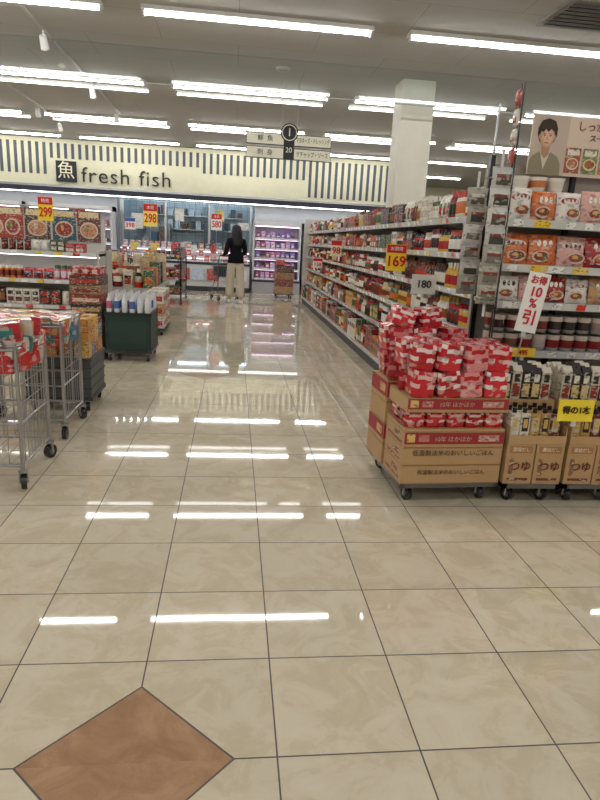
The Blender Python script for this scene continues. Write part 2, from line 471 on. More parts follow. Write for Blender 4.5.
for x in (EX0+.02,EX1-.02):
    mb.rod((x,3.93,1.9),(x,3.93,2.25),.008,lin((180,180,180)),'metal')
ec=mb.build('end_cap_shelf')
mb=MB()
OR=(216,116,60);WH=(236,230,222);RD=(170,42,40);PKC=(222,170,160);TN=(196,150,105)
def noodle(mb,x,y,z,w,h,c,var=0):
    mb.bag(x,y,z,w,h,.07,lin(c),lin(c),'-y','film',None,lean=.12)
    def ell(cx,cz,rx,rz,d,col,n=14):
        V=[(cx+rx*math.cos(2*pi*i/n),y-.036-d+.12*(cz-z)+.014*abs(2*math.cos(2*pi*i/n)*rx/w)**2+.012*abs((cz+rz*math.sin(2*pi*i/n)-z-h/2)/(h/2))**2,cz+rz*math.sin(2*pi*i/n)) for i in range(n)]
        mb.add(V,[tuple(range(n))],col,'print')
    dk=(150,60,40) if c==OR else ((205,110,60) if c==RD else (175,70,55))
    o=(.06,-.1,.12)[var%3]*w
    ell(x+o,z+h*.30,w*.32,h*.19,.001,lin((222,212,196))); ell(x+o,z+h*.31,w*.26,h*.14,.002,lin(dk))
    ell(x+o-w*.06,z+h*.34,w*.11,h*.06,.003,lin((225,185,115))); ell(x+o+w*.1,z+h*.30,w*.08,h*.05,.003,lin((110,120,60)),10)
    if var%2==0:
        ell(x-w*.02,z+h*.70,w*.38,h*.12,.001,lin((238,232,222) if c!=WH else (176,46,48)))
        for k in range(4): ell(x-w*.26+k*w*.16,z+h*.70,w*.045,h*.08,.0022,lin(((50,30,28),(165,40,40))[k%2] if c!=WH else (240,234,224)),7)
    else:
        for k in range(3): ell(x-w*.22+k*w*.2,z+h*.72,w*.08,h*.12,.0015,lin((245,240,232) if c!=WH else (40,34,34)),5)
x=EX0+.10
for i in range(7):
    c=[WH,OR,WH,PKC,WH,TN,RD][i]
    noodle(mb,x,3.64,1.555,.155,random.uniform(.15,.19),c,i); x+=.157
for i in range(3):
    for kx in range(2):
        cc=[(225,218,205),(205,130,80),(225,218,205)][i]
        mb.revolve(EX0+.14+i*.115,3.76+kx*.1,1.725,[(.038,0,lin(WH)),(.046,.03,lin(cc)),(.05,.07,lin(WH)),(.055,.09,lin((205,190,170)))],14)
x=EX0+.10
for i in range(6):
    c=[OR,OR,PKC,RD,RD,WH][i]
    noodle(mb,x+.01,3.73,1.293,.18,.19,c,i); noodle(mb,x,3.63,1.293,.185,random.uniform(.17,.19),c,i)
    x+=.185
x=EX0+.085
for i in range(7):
    c=[WH,PKC,RD,WH,TN,PKC,WH][i]
    noodle(mb,x,3.72,1.073,.15,.165,c,i+1); noodle(mb,x,3.62,1.073,.15,random.uniform(.14,.165),c,i+1)
    x+=.153
for lvl in range(2):
    x=EX0+.05
    for i in range(12):
        for r in range(2):
            c=random.choice([(165,60,60),(130,40,42),(185,170,160),(120,80,60)]) if lvl==0 else random.choice([(120,50,45),(150,130,120),(100,34,36),(50,40,40)])
            mb.revolve(x,3.61+r*.095,.773+lvl*.115,[(.036,0,lin((150,145,140))),(.043,.02,lin(c)),(.045,.07,lin((195,180,168))),(.045,.10,lin((140,135,132)))],10)
        x+=.094
x=EX0+.06
for i in range(10):
    mb.box(x-.045,x+.045,3.6,3.72,.423,.66,lin(random.choice([RD,WH,OR])),'print'); x+=.11
o=mb.build('instant_noodle_packs'); o.parent=ec

mb=MB(); PY=3.88
px0,px1,pz0,pz1=1.83,2.72,1.85,2.2
mb.box(px0,px1,PY,PY+.012,pz0,pz1,lin((228,208,190)),'paint')
def disc(mb,cx,cz,rx,rz,d,col,n=24,mat='paint',a0=0,a1=2*pi):
    V=[(cx+rx*math.cos(a0+(a1-a0)*i/n),d,cz+rz*math.sin(a0+(a1-a0)*i/n)) for i in range(n)]
    mb.add(V,[tuple(range(n))],col,mat)
y=PY
mb.decal('-y',px0,px0+.24,pz0,pz1,y-.001,lin((205,188,172)),'paint')
hx,hz=px0+.10,pz0+.225
mb.add([(px0+.002,y-.002,pz0),(px0+.215,y-.002,pz0),(px0+.21,y-.002,pz0+.07),(px0+.185,y-.002,pz0+.11),(px0+.13,y-.002,pz0+.14),(px0+.07,y-.002,pz0+.14),(px0+.02,y-.002,pz0+.11),(px0+.002,y-.002,pz0+.08)],[tuple(range(8))],lin((148,140,112)),'paint')
mb.add([(hx-.035,y-.0025,pz0+.14),(hx,y-.0025,pz0+.03),(hx+.035,y-.0025,pz0+.14)],[(0,1,2)],lin((215,208,190)),'paint')
mb.add([(hx-.026,y-.003,pz0+.12),(hx,y-.003,pz0+.095),(hx+.026,y-.003,pz0+.12),(hx+.026,y-.003,pz0+.18),(hx-.026,y-.003,pz0+.18)],[(0,1,2,3,4)],lin((190,145,116)),'paint')
disc(mb,hx,hz+.022,.064,.076,y-.004,lin((46,32,26)))
def facecurve(s_,dx,d,col):
    V=[]
    for i in range(28):
        t=2*pi*i/28; cx_=math.cos(t); sz_=math.sin(t)
        w_=.049*(1-.28*max(0,-sz_)**1.5)*s_; V.append((hx+dx+w_*cx_,y-d,hz-.004+.066*sz_*s_))
    mb.add(V,[tuple(range(28))],col,'paint')
for i,s_ in enumerate((1,.93,.86,.78,.68,.55)):
    f_=i/5; facecurve(s_,.006*f_,.005+.0002*i,lin((198+34*f_,152+38*f_,124+38*f_)))
for sg in (-1,1): disc(mb,hx+sg*.05,hz-.004,.008,.015,y-.0045,lin((196,148,120)),12)
mb.add([(hx-.056,y-.0065,hz+.0),(hx-.046,y-.0065,hz+.03),(hx-.03,y-.0065,hz+.022),(hx-.014,y-.0065,hz+.042),(hx+.004,y-.0065,hz+.024),(hx+.02,y-.0065,hz+.044),(hx+.038,y-.0065,hz+.03),(hx+.05,y-.0065,hz+.028),(hx+.056,y-.0065,hz+.0),(hx+.064,y-.0065,hz+.045),(hx+.044,y-.0065,hz+.09),(hx,y-.0065,hz+.104),(hx-.044,y-.0065,hz+.09),(hx-.064,y-.0065,hz+.045)],[tuple(range(14))],lin((46,32,26)),'paint')
for k in range(5): mb.add([(hx-.04+k*.018,y-.0068,hz+.04),(hx-.036+k*.018,y-.0068,hz+.04),(hx-.02+k*.014,y-.0068,hz+.09),(hx-.024+k*.014,y-.0068,hz+.09)],[(0,1,2,3)],lin((78,56,44)),'paint')
for sg in(-1,1):
    disc(mb,hx+sg*.019,hz+.002,.0085,.0035,y-.0068,lin((225,215,208)),12)
    disc(mb,hx+sg*.019,hz+.002,.0045,.0037,y-.0071,lin((30,20,20)),10)
    mb.add([(hx+sg*.009,y-.0069,hz+.0045),(hx+sg*.029,y-.0069,hz+.004),(hx+sg*.026,y-.0069,hz+.0072),(hx+sg*.013,y-.0069,hz+.0075)],[(0,1,2,3)],lin((70,46,38)),'paint')
    mb.add([(hx+sg*.008,y-.0069,hz+.013),(hx+sg*.03,y-.0069,hz+.012),(hx+sg*.028,y-.0069,hz+.016),(hx+sg*.012,y-.0069,hz+.0165)],[(0,1,2,3)],lin((60,42,34)),'paint')
mb.add([(hx-.001,y-.0068,hz+.002),(hx+.003,y-.0068,hz+.002),(hx+.007,y-.0068,hz-.022),(hx-.006,y-.0068,hz-.022)],[(0,1,2,3)],lin((206,158,130)),'paint')
disc(mb,hx,hz-.038,.014,.0045,y-.0068,lin((180,104,94)),14)
for i,c in enumerate([(176,90,60),(130,140,80),(205,140,80),(170,60,66),(110,80,56)]):
    cx=px0+.29+i*.115
    mb.box(cx-.05,cx+.05,y-.004,y-.002,pz0+.02,pz0+.17,lin(c),'print')
    disc(mb,cx,pz0+.075,.042,.036,y-.006,lin((232,215,185)),18); disc(mb,cx,pz0+.077,.034,.027,y-.007,lin((190,110,60)),16,'print')
    mb.decal('-y',cx-.04,cx+.04,pz0+.125,pz0+.16,y-.006,lin((240,232,215)),'print')
po=mb.build('advertising_poster',ec)
text('しっかりおいしい',(px0+.54,y-.004,pz1-.055),.062,'-y',(150,60,50),po)
text('スープはるさめ',(px0+.54,y-.004,pz1-.12),.045,'-y',(60,40,30),po)

mb=MB()
lx=1.555; ya,yb=3.462,3.492
for yy in (ya,yb):
    mb.rod((lx,yy,0),(lx,yy,2.26),.005,lin((80,80,82)),'metal')
mb.box(lx-.03,lx+.03,ya-.006,yb+.003,0,.012,lin((70,70,72)),'paint')
z=1.02
while z<2.25:
    mb.rod((lx,ya,z),(lx,yb,z),.003,lin((120,120,120)),'metal')
    z+=.06
z=1.84
while z<2.2:
    mb.bag(lx-.02,3.475,z,.07,.085,.025,lin(random.choice([(225,222,215),(170,70,62),(210,205,195)])),lin((150,70,60)),'-x','film')
    z+=.1
mb.rod((lx,yb,1.8),(lx,3.86,1.8),.004,lin((120,120,120)),'metal')
wr_=mb.build('wire_display_rack')
def clip_strip(x,y,z0,z1,w):
    mb=MB()
    mb.box(x-.008,x+.008,y,y+.002,z0,z1+.1,lin((225,225,225)),'gloss')
    z=z1
    while z-.1>z0:
        mb.bag(x+random.uniform(-.008,.008),y-.018,z-.115,w,.118,.04,lin(random.choice([(205,205,200),(185,188,184),(165,162,148)])),lin(random.choice([(90,82,70),(120,120,110),(66,70,60)])),'-y','film',lin(random.choice([(215,212,205),(130,60,52)])))
        z-=.108
    return mb.build('hanging_snack_strip',wr_)
clip_strip(1.495,3.487,.98,1.82,.135)
clip_strip(1.515,3.86,1.08,1.74,.135)

# ------------------------------------------------------------ dollies with cartons
CARD=lin((190,154,110)); CARDD=lin((164,128,86)); GREY=lin((120,122,125))
def dolly(mb,x0,x1,y0,y1,z=.1,plate=lin((95,97,100))):
    mb.box(x0,x1,y0,y0+.03,z,z+.025,GREY,'metal'); mb.box(x0,x1,y1-.03,y1,z,z+.025,GREY,'metal')
    mb.box(x0,x0+.03,y0,y1,z,z+.025,GREY,'metal'); mb.box(x1-.03,x1,y0,y1,z,z+.025,GREY,'metal')
    mb.box(x0+.03,x1-.03,y0+.03,y1-.03,z+.004,z+.02,plate,'paint')
    for (x,y) in ((x0+.07,y0+.07),(x1-.07,y0+.07),(x0+.07,y1-.07),(x1-.07,y1-.07)):
        mb.caster(x,y,.038,z,random.uniform(-.6,.6))
def carton(mb,x0,x1,y0,y1,z0,z1,band=None,sideband=True):
    mb.box(x0,x1,y0,y1,z0,z1,CARD,'paint')
    mb.decal('-y',x0+.001,x1-.001,z1-.004,z1-.001,y0-.001,CARDD,'paint')
    mb.decal('-y',x0+.001,x1-.001,z0+.001,z0+.004,y0-.001,CARDD,'paint')
    mb.decal('-x',y0+.001,y1-.001,z1-.004,z1-.001,x0-.001,CARDD,'paint')
    if band:
        h=z1-z0
        mb.decal('-y',x0+.002,x1-.002,z0+h*.22,z0+h*.95,y0-.0012,lin(band),'paint')
        if sideband: mb.decal('-x',y0+.002,y1-.002,z0+h*.22,z0+h*.95,x0-.0012,lin(band),'paint')
        mb.decal('-y',x0+.015,x0+.06,z0+h*.35,z0+h*.85,y0-.0018,lin((225,190,110)),'print')
        mb.decal('-y',x0+.08,x0+.14,z0+h*.38,z0+h*.8,y0-.0018,lin((205,120,112)),'print')
        mb.decal('-y',x1-.15,x1-.03,z0+h*.38,z0+h*.78,y0-.0018,lin((205,150,135)),'print')
        if sideband: mb.decal('-x',y0+.03,y0+.13,z0+h*.38,z0+h*.78,x0-.0018,lin((215,170,110)),'print')
RED=(160,42,50)
mb=MB()
R=Matrix.Translation((.92,2.95,0))@Matrix.Rotation(math.radians(3.5),4,'Z')
mb.M=R
W,D=.57,.62
dolly(mb,0,W,0,D,.095)
carton(mb,0,W,0,.305,.12,.225); carton(mb,0,W,0,.305,.227,.325)
carton(mb,0,W,0,.305,.327,.415,RED,False)
mb.box(.0,W,0,.305,.417,.43,CARD,'paint'); 
packc=[(lin((200,30,44)),lin((226,180,180))),(lin((170,22,36)),lin((214,120,124))),(lin((210,44,54)),lin((240,228,226))),(lin((185,26,38)),lin((236,210,208))),(lin((222,140,142)),lin((190,30,42)))]
for i in range(5):
    for jy in (.09,.23):
        c=random.choice(packc); mb.brick(.06+i*.112,jy,.475,.106,.14,.09,c[0],c[1],rz=random.uniform(-.08,.08),mat='wrap',stripes=True)
carton(mb,0,W,0,.305,.522,.60,RED,False)
for k in range(4):
    mb.decal('-x',.03,.27,.14+k*.1,.155+k*.1,-.0013,lin((150,60,45)),'print')
    mb.decal('-x',.06,.16,.17+k*.1,.20+k*.1,-.0013,lin((140,90,60)),'print')
for i in range(4): carton(mb,-.012,W-.02,.315,D,.12+i*.125,.12+i*.125+.122,RED if i in (1,3) else None)
for lz in range(2):
    for i in range(4):
        for j in range(2):
            c=random.choice(packc)
            mb.brick(.075+i*.14+random.uniform(-.012,.012),.08+j*.145+random.uniform(-.014,.014),.672+lz*.14,.128,.138,.142,c[0],c[1],rz=random.uniform(-.25,.25),tilt=random.uniform(-.14,.14),k=.12,mat='wrap',stripes=True)
for lz in range(2):
    for i in range(4-lz):
        for j in range(2):
            c=random.choice(packc)
            mb.brick(.07+i*.14+random.uniform(-.015,.015),.385+j*.15,.70+lz*.148,.13,.14,.15,c[0],c[1],rz=random.uniform(-.35,.35),tilt=random.uniform(-.18,.18),k=.12,mat='wrap',stripes=True)
for i in range(2):
    c=packc[2+i]; mb.brick(.07+i*.15,.42,.975,.13,.14,.11,c[0],c[1],rz=.2*i,tilt=.3-.4*i,k=.16,mat='wrap',stripes=True)
ob=mb.build('carton_display_dolly')
for (s_,lx_,ly,lz,sz,col) in (('低温製法米のおいしいごはん',W/2,-.004,.295,.036,(90,66,44)),('低温製法米のおいしいごはん',W/2,-.004,.185,.03,(90,66,44)),('10年 ほかほか',W*.48,-.005,.374,.034,(215,170,140)),('10年 ほかほか',W*.48,-.005,.566,.032,(215,170,140))):
    v=R@Vector((lx_,ly,lz)); t=text(s_,v,sz,'-y',col,ob,ext=.0005); t.rotation_euler=(pi/2,0,math.radians(3.5))

def soup_display(x0,x1,y0,y1,seed=0):
    mb=MB(); dolly(mb,x0,x1,y0,y1,.095)
    w=(x1-x0)
    mb.box(x0+.004,x0+w/2-.004,y0+.01,y1-.01,.12,.35,CARD,'paint')
    mb.box(x0+w/2+.004,x1-.004,y0+.01,y1-.01,.12,.35,CARD,'paint')
    for k in range(2):
        a=x0+k*w/2+.02
        mb.decal('-y',a,a+w/2-.04,.30,.34,y0+.008,lin((170,125,80)),'paint')
        mb.decal('-y',a+.005,a+w/2-.045,.14,.155,y0+.008,lin((120,60,40)),'print')
        mb.decal('-y',a+.005,a+.03,.17,.27,y0+.008,lin((150,105,70)),'print')
    mb.box(x0+.004,x1-.004,y0+.008,y0+.014,.352,.40,CARD,'paint')
    mb.box(x0+.004,x0+.01,y0+.01,y1-.01,.352,.45,CARD,'paint'); mb.box(x1-.01,x1-.004,y0+.01,y1-.01,.352,.45,CARD,'paint')
    n=int((w-.02)/.058)
    lab=[(222,214,200),(190,150,80),(120,40,35),(215,200,175)]
    for i in range(n):
        for j in range(3):
            cx=x0+.035+i*.058; cy=y0+.05+j*.06
            c=lab[(i//2+seed)%4]
            mb.box(cx-.026,cx+.026,cy-.026,cy+.026,.355,.52,lin(c),'print')
            mb.decal('-y',cx-.018,cx+.018,.42,.5,cy-.0272,lin((34,28,28) if i%2 else (200,190,170)),'paint')
            mb.decal('-y',cx-.012,cx+.012,.44,.49,cy-.0278,lin((205,170,90)),'print')
            mb.rod((cx,cy,.52),(cx,cy,.545),.012,lin((30,30,30)),'gloss',8)
    mb.box(x0+.004,x1-.004,y0+.19,y1-.01,.352,.56,CARD,'paint')
    for i in range(n):
        for j in range(4):
            cx=x0+.035+i*.058; cy=y0+.215+j*.058
            if cy>y1-.03: continue
            dk=(i+seed)%3!=1
            c=lin((36,30,30)) if dk else lin((205,196,178))
            h=.16+random.uniform(-.01,.012)
            mb.box(cx-.027,cx+.027,cy-.026,cy+.026,.562,.562+h,c,'print')
            mb.decal('-y',cx-.021,cx+.021,.575,.65,cy-.0272,lin((215,190,130)) if dk else lin((150,50,40)),'print')
            mb.decal('-y',cx-.016,cx+.016,.66,.705,cy-.0272,lin((235,230,215)) if dk else lin((40,34,34)),'print')
            mb.add([(cx-.027,cy-.026,.562+h),(cx+.027,cy-.026,.562+h),(cx+.027,cy+.026,.562+h),(cx-.027,cy+.026,.562+h),(cx-.027,cy,.562+h+.028),(cx+.027,cy,.562+h+.028)],[(0,1,5,4),(3,4,5,2),(0,4,3),(1,2,5)],c,'paint')
    o=mb.build('soup_carton_dolly')
    for k in range(2):
        text('つゆ',(x0+w*(.27+.5*k),y0+.006,.22),.062,'-y',(110,55,40),o,ext=.0006,bold=.001)
        text('濃縮だし',(x0+w*(.25+.5*k),y0+.006,.32),.026,'-y',(245,228,200),o,ext=.0006)
    return o
sd=soup_display(1.505,1.845,2.96,3.44,0); soup_display(1.86,2.2,2.96,3.44,1); soup_display(2.22,2.56,2.96,3.44,2)
price_sign(1.84,2.925,.56,.2,.12,(250,225,60),(250,225,60),'得の1本',(60,40,20),ts=.045,parent=sd)
price_sign(1.70,3.30,1.09,.13,.34,(248,246,242),(248,246,242),'10%',(205,30,40),rot=math.radians(8),pole=.25,parent=sd,lines=(('お得',.125,.05),('10',.06,.075),('%',-.005,.07),('引',-.09,.09)))
price_sign(2.32,3.52,1.62,.14,.24,(250,220,60),(205,30,30),'40',(205,30,30),'特価',parent=ec)
price_sign(1.80,3.525,.765,.16,.055,(250,215,60),(250,215,60),'495',(205,30,30),ts=.04,parent=ec)

# ------------------------------------------------------------ left wire carts
def wire_cart(x0,x1,y0,y1,ztop,load,hi=3):
    mb=MB(); c=lin((175,175,180))
    z0=.13
    for x in (x0,x1):
        for y in (y0,y1):
            mb.rod((x,y,z0-.02),(x,y,ztop),.011,c)
            mb.caster(x,y,.042,.11,random.uniform(-.8,.8))
    for z in (z0,.36,ztop-.02,ztop):
        rr=.009 if z!=.36 else .006
        mb.rod((x0,y0,z),(x1,y0,z),rr,c); mb.rod((x0,y1,z),(x1,y1,z),rr,c)
        mb.rod((x0,y0,z),(x0,y1,z),rr,c); mb.rod((x1,y0,z),(x1,y1,z),rr,c)
    n=9
    for i in range(1,n):
        x=x0+(x1-x0)*i/n; y=y0+(y1-y0)*i/n
        mb.rod((x,y0,z0),(x,y0,ztop),.003,c,n=4,caps=False); mb.rod((x,y1,z0),(x,y1,ztop),.003,c,n=4,caps=False)
        mb.rod((x0,y,z0),(x0,y,ztop),.003,c,n=4,caps=False); mb.rod((x1,y,z0),(x1,y,ztop),.003,c,n=4,caps=False)
        mb.rod((x,y0,z0),(x,y1,z0),.003,c,n=4,caps=False)
        mb.rod((x,y0,ztop-.16),(x,y1,ztop-.16),.003,c,n=4,caps=False)
    for k in range(1,4):
        z=.36+(ztop-.36)*k/4
        mb.rod((x0,y0,z),(x1,y0,z),.003,c,n=4,caps=False); mb.rod((x1,y0,z),(x1,y1,z),.003,c,n=4,caps=False)
        mb.rod((x0,y1,z),(x1,y1,z),.003,c,n=4,caps=False); mb.rod((x0,y0,z),(x0,y1,z),.003,c,n=4,caps=False)
    mb.rod((x0+.05,y0-.0,ztop),(x0+.05,y0-.05,ztop+.04),.008,c); mb.rod((x1-.05,y0,ztop),(x1-.05,y0-.05,ztop+.04),.008,c)
    mb.rod((x0+.05,y0-.05,ztop+.04),(x1-.05,y0-.05,ztop+.04),.01,c)
    o=mb.build('wire_display_cart')
    g=MB()
    for lz in range(hi):
        nx=4;ny=3
        for i in range(nx):
            for j in range(ny):
                cc=random.choice(load)
                g.brick(x0+.08+i*(x1-x0-.15)/(nx-1),y0+.09+j*(y1-y0-.17)/(ny-1),ztop-.10+lz*.08,(x1-x0)/nx*1.05,(y1-y0)/ny*1.05,.1,lin(cc),lin(random.choice([(225,215,205),(200,60,55),(215,180,90),(60,120,120)])),rz=random.uniform(-.4,.4),tilt=random.uniform(-.2,.2),k=.2,mat='wrap')
    q=g.build('packaged_snacks'); q.parent=o
wire_cart(-1.68,-1.085,3.14,3.62,.77,[(180,40,45),(195,50,55),(205,195,185),(185,45,45),(60,130,125),(200,70,60)])
wire_cart(-1.66,-1.09,3.98,4.46,.77,[(175,50,45),(90,120,150),(180,135,80),(205,195,185),(60,70,80)],2)
mb=MB()
x0,x1,y0,y1=-1.55,-1.05,4.62,5.12
for x in(x0+.05,x1-.05):
    for y in (y0+.05,y1-.05): mb.caster(x,y,.04,.09)
mb.box(x0,x1,y0,y1,.09,.12,lin((60,62,64)),'paint')
mb.box(x0+.01,x1-.01,y0+.01,y1-.01,.12,.40,lin((80,84,84)),'paint')
for z in (.18,.26,.34): mb.box(x0+.004,x1-.004,y0+.004,y1-.004,z,z+.012,lin((64,68,68)),'paint')
mb.box(x0,x1,y0,y1,.40,.42,lin((70,74,74)),'paint')
for i in range(4):
    for j in range(4):
        for k in range(2+(i+j)%2):
            mb.box(x0+.02+i*.118,x0+.125+i*.118,y0+.02+j*.118,y0+.125+j*.118,.42+k*.1,.515+k*.1,lin(random.choice([(205,140,50),(220,175,80),(170,90,40),(90,110,140)])),'print')
mb.build('crate_display_stand')

mb=MB()
x0,x1,y0,y1=-1.36,-.86,6.62,7.25
for x in(x0+.05,x1-.05):
    for y in (y0+.05,y1-.05): mb.caster(x,y,.04,.09)
mb.box(x0,x1,y0,y1,.09,.12,lin((90,90,90)),'metal')
mb.box(x0+.01,x1-.01,y0+.01,y1-.01,.12,.52,lin((28,50,44)),'paint')
mb.box(x0,x1,y0,y1,.50,.53,lin((22,38,34)),'paint')
mb.decal('-y',x0+.05,x1-.05,.2,.44,y0+.008,lin((34,60,52)),'paint')
for i in range(6):
    for j in range(7):
        c=random.choice([(225,228,230),(70,110,180),(220,225,230),(200,100,130)])
        mb.revolve(x0+.05+i*.08,y0+.05+j*.085,.53,[(.03,0,lin((225,225,225))),(.032,.04,lin(c)),(.032,.12,lin((225,225,225))),(.012,.165,lin((220,220,220))),(.012,.2,lin((90,70,130)))],8)
mb.build('bottle_display_stand')
mb=MB()
for k in range(8):
    z=.1+k*.1
    mb.box(-1.72,-1.40,6.7,7.1,z,z+.095,lin([(60,40,36),(150,50,42),(150,115,80),(90,50,40)][k%4]),'print')
    mb.decal('-y',-1.70,-1.42,z+.02,z+.06,6.699,lin([(190,150,90),(215,190,160),(140,50,40),(180,60,50)][k%4]))
mb.box(-1.74,-1.38,6.66,7.14,0.0,.1,lin((70,70,70)),'paint')
for i in range(3):
    for j in range(3): mb.brick(-1.66+i*.1,6.78+j*.13,.94,.1,.13,.09,lin((180,50,50)),lin((215,190,170)))
mb.build('snack_box_stack')
mb=MB()
mb.box(-1.18,-.93,8.5,9.3,.06,.1,lin((60,60,60)),'paint')
for y in (8.55,9.25):
    for x in (-1.13,-.98): mb.caster(x,y,.028,.06)
for k in range(3):
    for j in range(3):
        mb.box(-1.17,-.94,8.51+j*.265,8.765+j*.265,.1+k*.17,.265+k*.17,CARD if (k+j)%2 else lin((215,212,205)),'print')
        mb.decal('-x',8.53+j*.265,8.75+j*.265,.14+k*.17,.2+k*.17,-1.171,lin((180,50,50))); mb.decal('+x',8.53+j*.265,8.75+j*.265,.14+k*.17,.2+k*.17,-.939,lin((180,50,50)))
    mb.decal('-y',-1.15,-.96,.13+k*.17,.2+k*.17,8.509,lin((190,60,55)))
mb.build('carton_stack')

# ------------------------------------------------------------ left island shelf
mb=MB()
IX0,IX1=-6.0,-1.62
mb.box(IX0,IX1,7.6,8.5,0,.14,lin((70,70,70)),'paint')
mb.box(IX0,IX1,8.1,8.14,.14,1.5,lin((200,198,190)),'paint')
for z,f in ((.18,7.6),(.46,7.65),(.76,7.7),(1.09,7.72)):
    mb.box(IX0,IX1,f,8.1,z-.03,z,steel,'paint')
    mb.quad([(IX0,f-.004,z-.042),(IX1,f-.004,z-.042),(IX1,f-.012,z+.006),(IX0,f-.012,z+.006)],lin((225,225,222)),'gloss')
    x=IX0+.05
    while x<IX1-.1:
        c=random.choice([(250,250,245),(250,210,50),(230,60,45)])
        mb.quad([(x,f-.009,z-.038),(x+.08,f-.009,z-.038),(x+.08,f-.0145,z+.002),(x,f-.0145,z+.002)],lin(c),'print'); x+=random.uniform(.12,.3)
mb.box(IX0,IX1,7.74,7.76,1.04,1.055,(1,.95,1,1),'strip')
mb.box(IX1-.03,IX1,7.7,8.5,.14,1.12,lin((190,188,180)),'paint')
isl=mb.build('island_shelf')
mb=MB()
LP=PAL+[(205,110,125),(225,200,205),(190,180,205),(210,120,140),(225,200,205),(120,140,170)]
for z,f,h,kk in ((.185,7.64,.2,['box','bag']),(.465,7.69,.2,['bag','box']),(.765,7.78,.18,['bag','can','jar']),(1.095,7.76,.14,['bag','box'])):
    fill_shelf(mb,IX0+.05,IX1-.06,f,z,h,'-y',kk,LP)
o=mb.build('chilled_groceries'); o.parent=isl
mb=MB()
pp=[(-5.2,.75,(170,60,40)),(-4.4,.75,(200,170,140)),(-3.6,.5,(150,40,36)),(-3.05,.45,(170,60,45)),(-2.58,.3,(90,60,50)),(-2.25,.28,(60,90,110)),(-1.95,.28,(110,60,60))]
for (x,w,c) in pp:
    mb.box(x,x+w,8.09,8.1,1.22,1.60,lin(c),'print')
    nn=2 if w>.4 else 1
    for i in range(nn):
        cx=x+w*((.28+.44*i) if nn==2 else .5); cz=1.36
        disc(mb,cx,cz,w*.2 if nn==2 else w*.4,.10,8.086,lin((215,200,182)))
        disc(mb,cx,cz,w*.16 if nn==2 else w*.34,.08,8.083,lin(random.choice([(195,100,60),(160,50,40),(205,140,100)])),mat='print')
        disc(mb,cx-.02,cz+.02,w*.07,.04,8.081,lin(random.choice([(225,170,90),(110,130,60),(230,205,180)])),14,mat='print')
    mb.decal('-y',x+.02,x+w-.02,1.51,1.58,8.087,lin((225,205,160)),'print')
mb.rod((IX0,8.105,1.62),(IX1,8.105,1.62),.01,lin((180,180,180)),'metal')
mb.build('food_photo_panel',isl)
price_sign(-2.2,7.66,1.58,.17,.27,(250,215,50),(205,30,30),'299',(205,30,30),'特売',pole=.33,parent=isl)

def promo(x0,x1,y0,y1,nx,ny,zt,hs):
    mb=MB()
    mb.box(x0+.04,x1-.04,y0+.04,y1-.04,0,zt-.06,lin((120,118,112)),'paint')
    mb.box(x0,x1,y0,y1,zt-.06,zt,lin((170,168,160)),'paint')
    dx=(x1-x0-.06)/nx; dy=(y1-y0-.06)/ny
    for i in range(nx):
        for j in range(ny):
            h=random.uniform(*hs)*(1 if j>ny*.3 else .6)
            x=x0+.03+i*dx; y=y0+.03+j*dy
            k=random.random()
            if k<.5:
                mb.box(x,x+dx*.92,y,y+dy*.92,zt,zt+h,lin(random.choice(PAL+[(190,165,120),(195,170,130),(200,178,140),(180,155,115)])),'print')
                mb.decal('-y',x+dx*.1,x+dx*.82,zt+h*.2,zt+h*.6,y-.001,rp())
            elif k<.8: mb.bag(x+dx*.46,y+dy*.4,zt,dx*.95,h,.06,lin(random.choice([(200,180,145),(190,170,130),(190,60,50),(215,205,185)])),rp(),'-y','film',rp())
            else: mb.revolve(x+dx*.46,y+dy*.46,zt,[(dx*.4,0,rp()),(dx*.4,h*.3,rp()),(dx*.4,h*.6,rp()),(dx*.15,h*.8,rp()),(dx*.15,h,rp())],8)
    return mb.build('promotion_table')
pt=promo(-2.64,-1.16,9.46,11.44,9,10,.56,(.25,.5))
price_sign(-1.95,9.42,1.2,.14,.18,(248,245,238),(205,30,30),'128',(205,30,30),pole=.45,parent=pt)
mb=MB()
for (x,y) in ((-1.75,12.6),(-1.05,12.6),(-1.75,14.0),(-1.05,14.0)):
    mb.rod((x,y,.06),(x,y,.95),.015,lin((50,50,52)),'metal'); mb.caster(x,y,.035,.07)
for z in (.2,.55,.9):
    mb.box(-1.77,-1.03,12.58,14.02,z,z+.02,lin((50,52,55)),'paint')
    fill_shelf(mb,-1.75,-1.06,12.6,z+.02,.2,'-y',['box','bag'])
    for j in range(8):
        mb.box(-1.2,-1.05,12.62+j*.17,12.77+j*.17,z+.02,z+.02+random.uniform(.1,.22),lin(random.choice([(60,60,62),(90,80,70),(150,140,130),(120,50,45)])),'print')
dr=mb.build('display_rack')
mb=MB()
dolly(mb,1.02,1.5,15.0,15.6,.09)
for k in range(4):
    mb.box(1.04,1.48,15.02,15.58,.115+k*.17,.28+k*.17,lin([(180,140,95),(130,60,45),(150,105,70),(90,50,40)][k]),'print')
mb.box(1.05,1.25,15.05,15.5,.8,.92,lin((180,60,50)),'print')
mb.build('carton_stack')
pt2=promo(-3.43,-2.37,12.47,14.23,6,8,.66,(.1,.4))

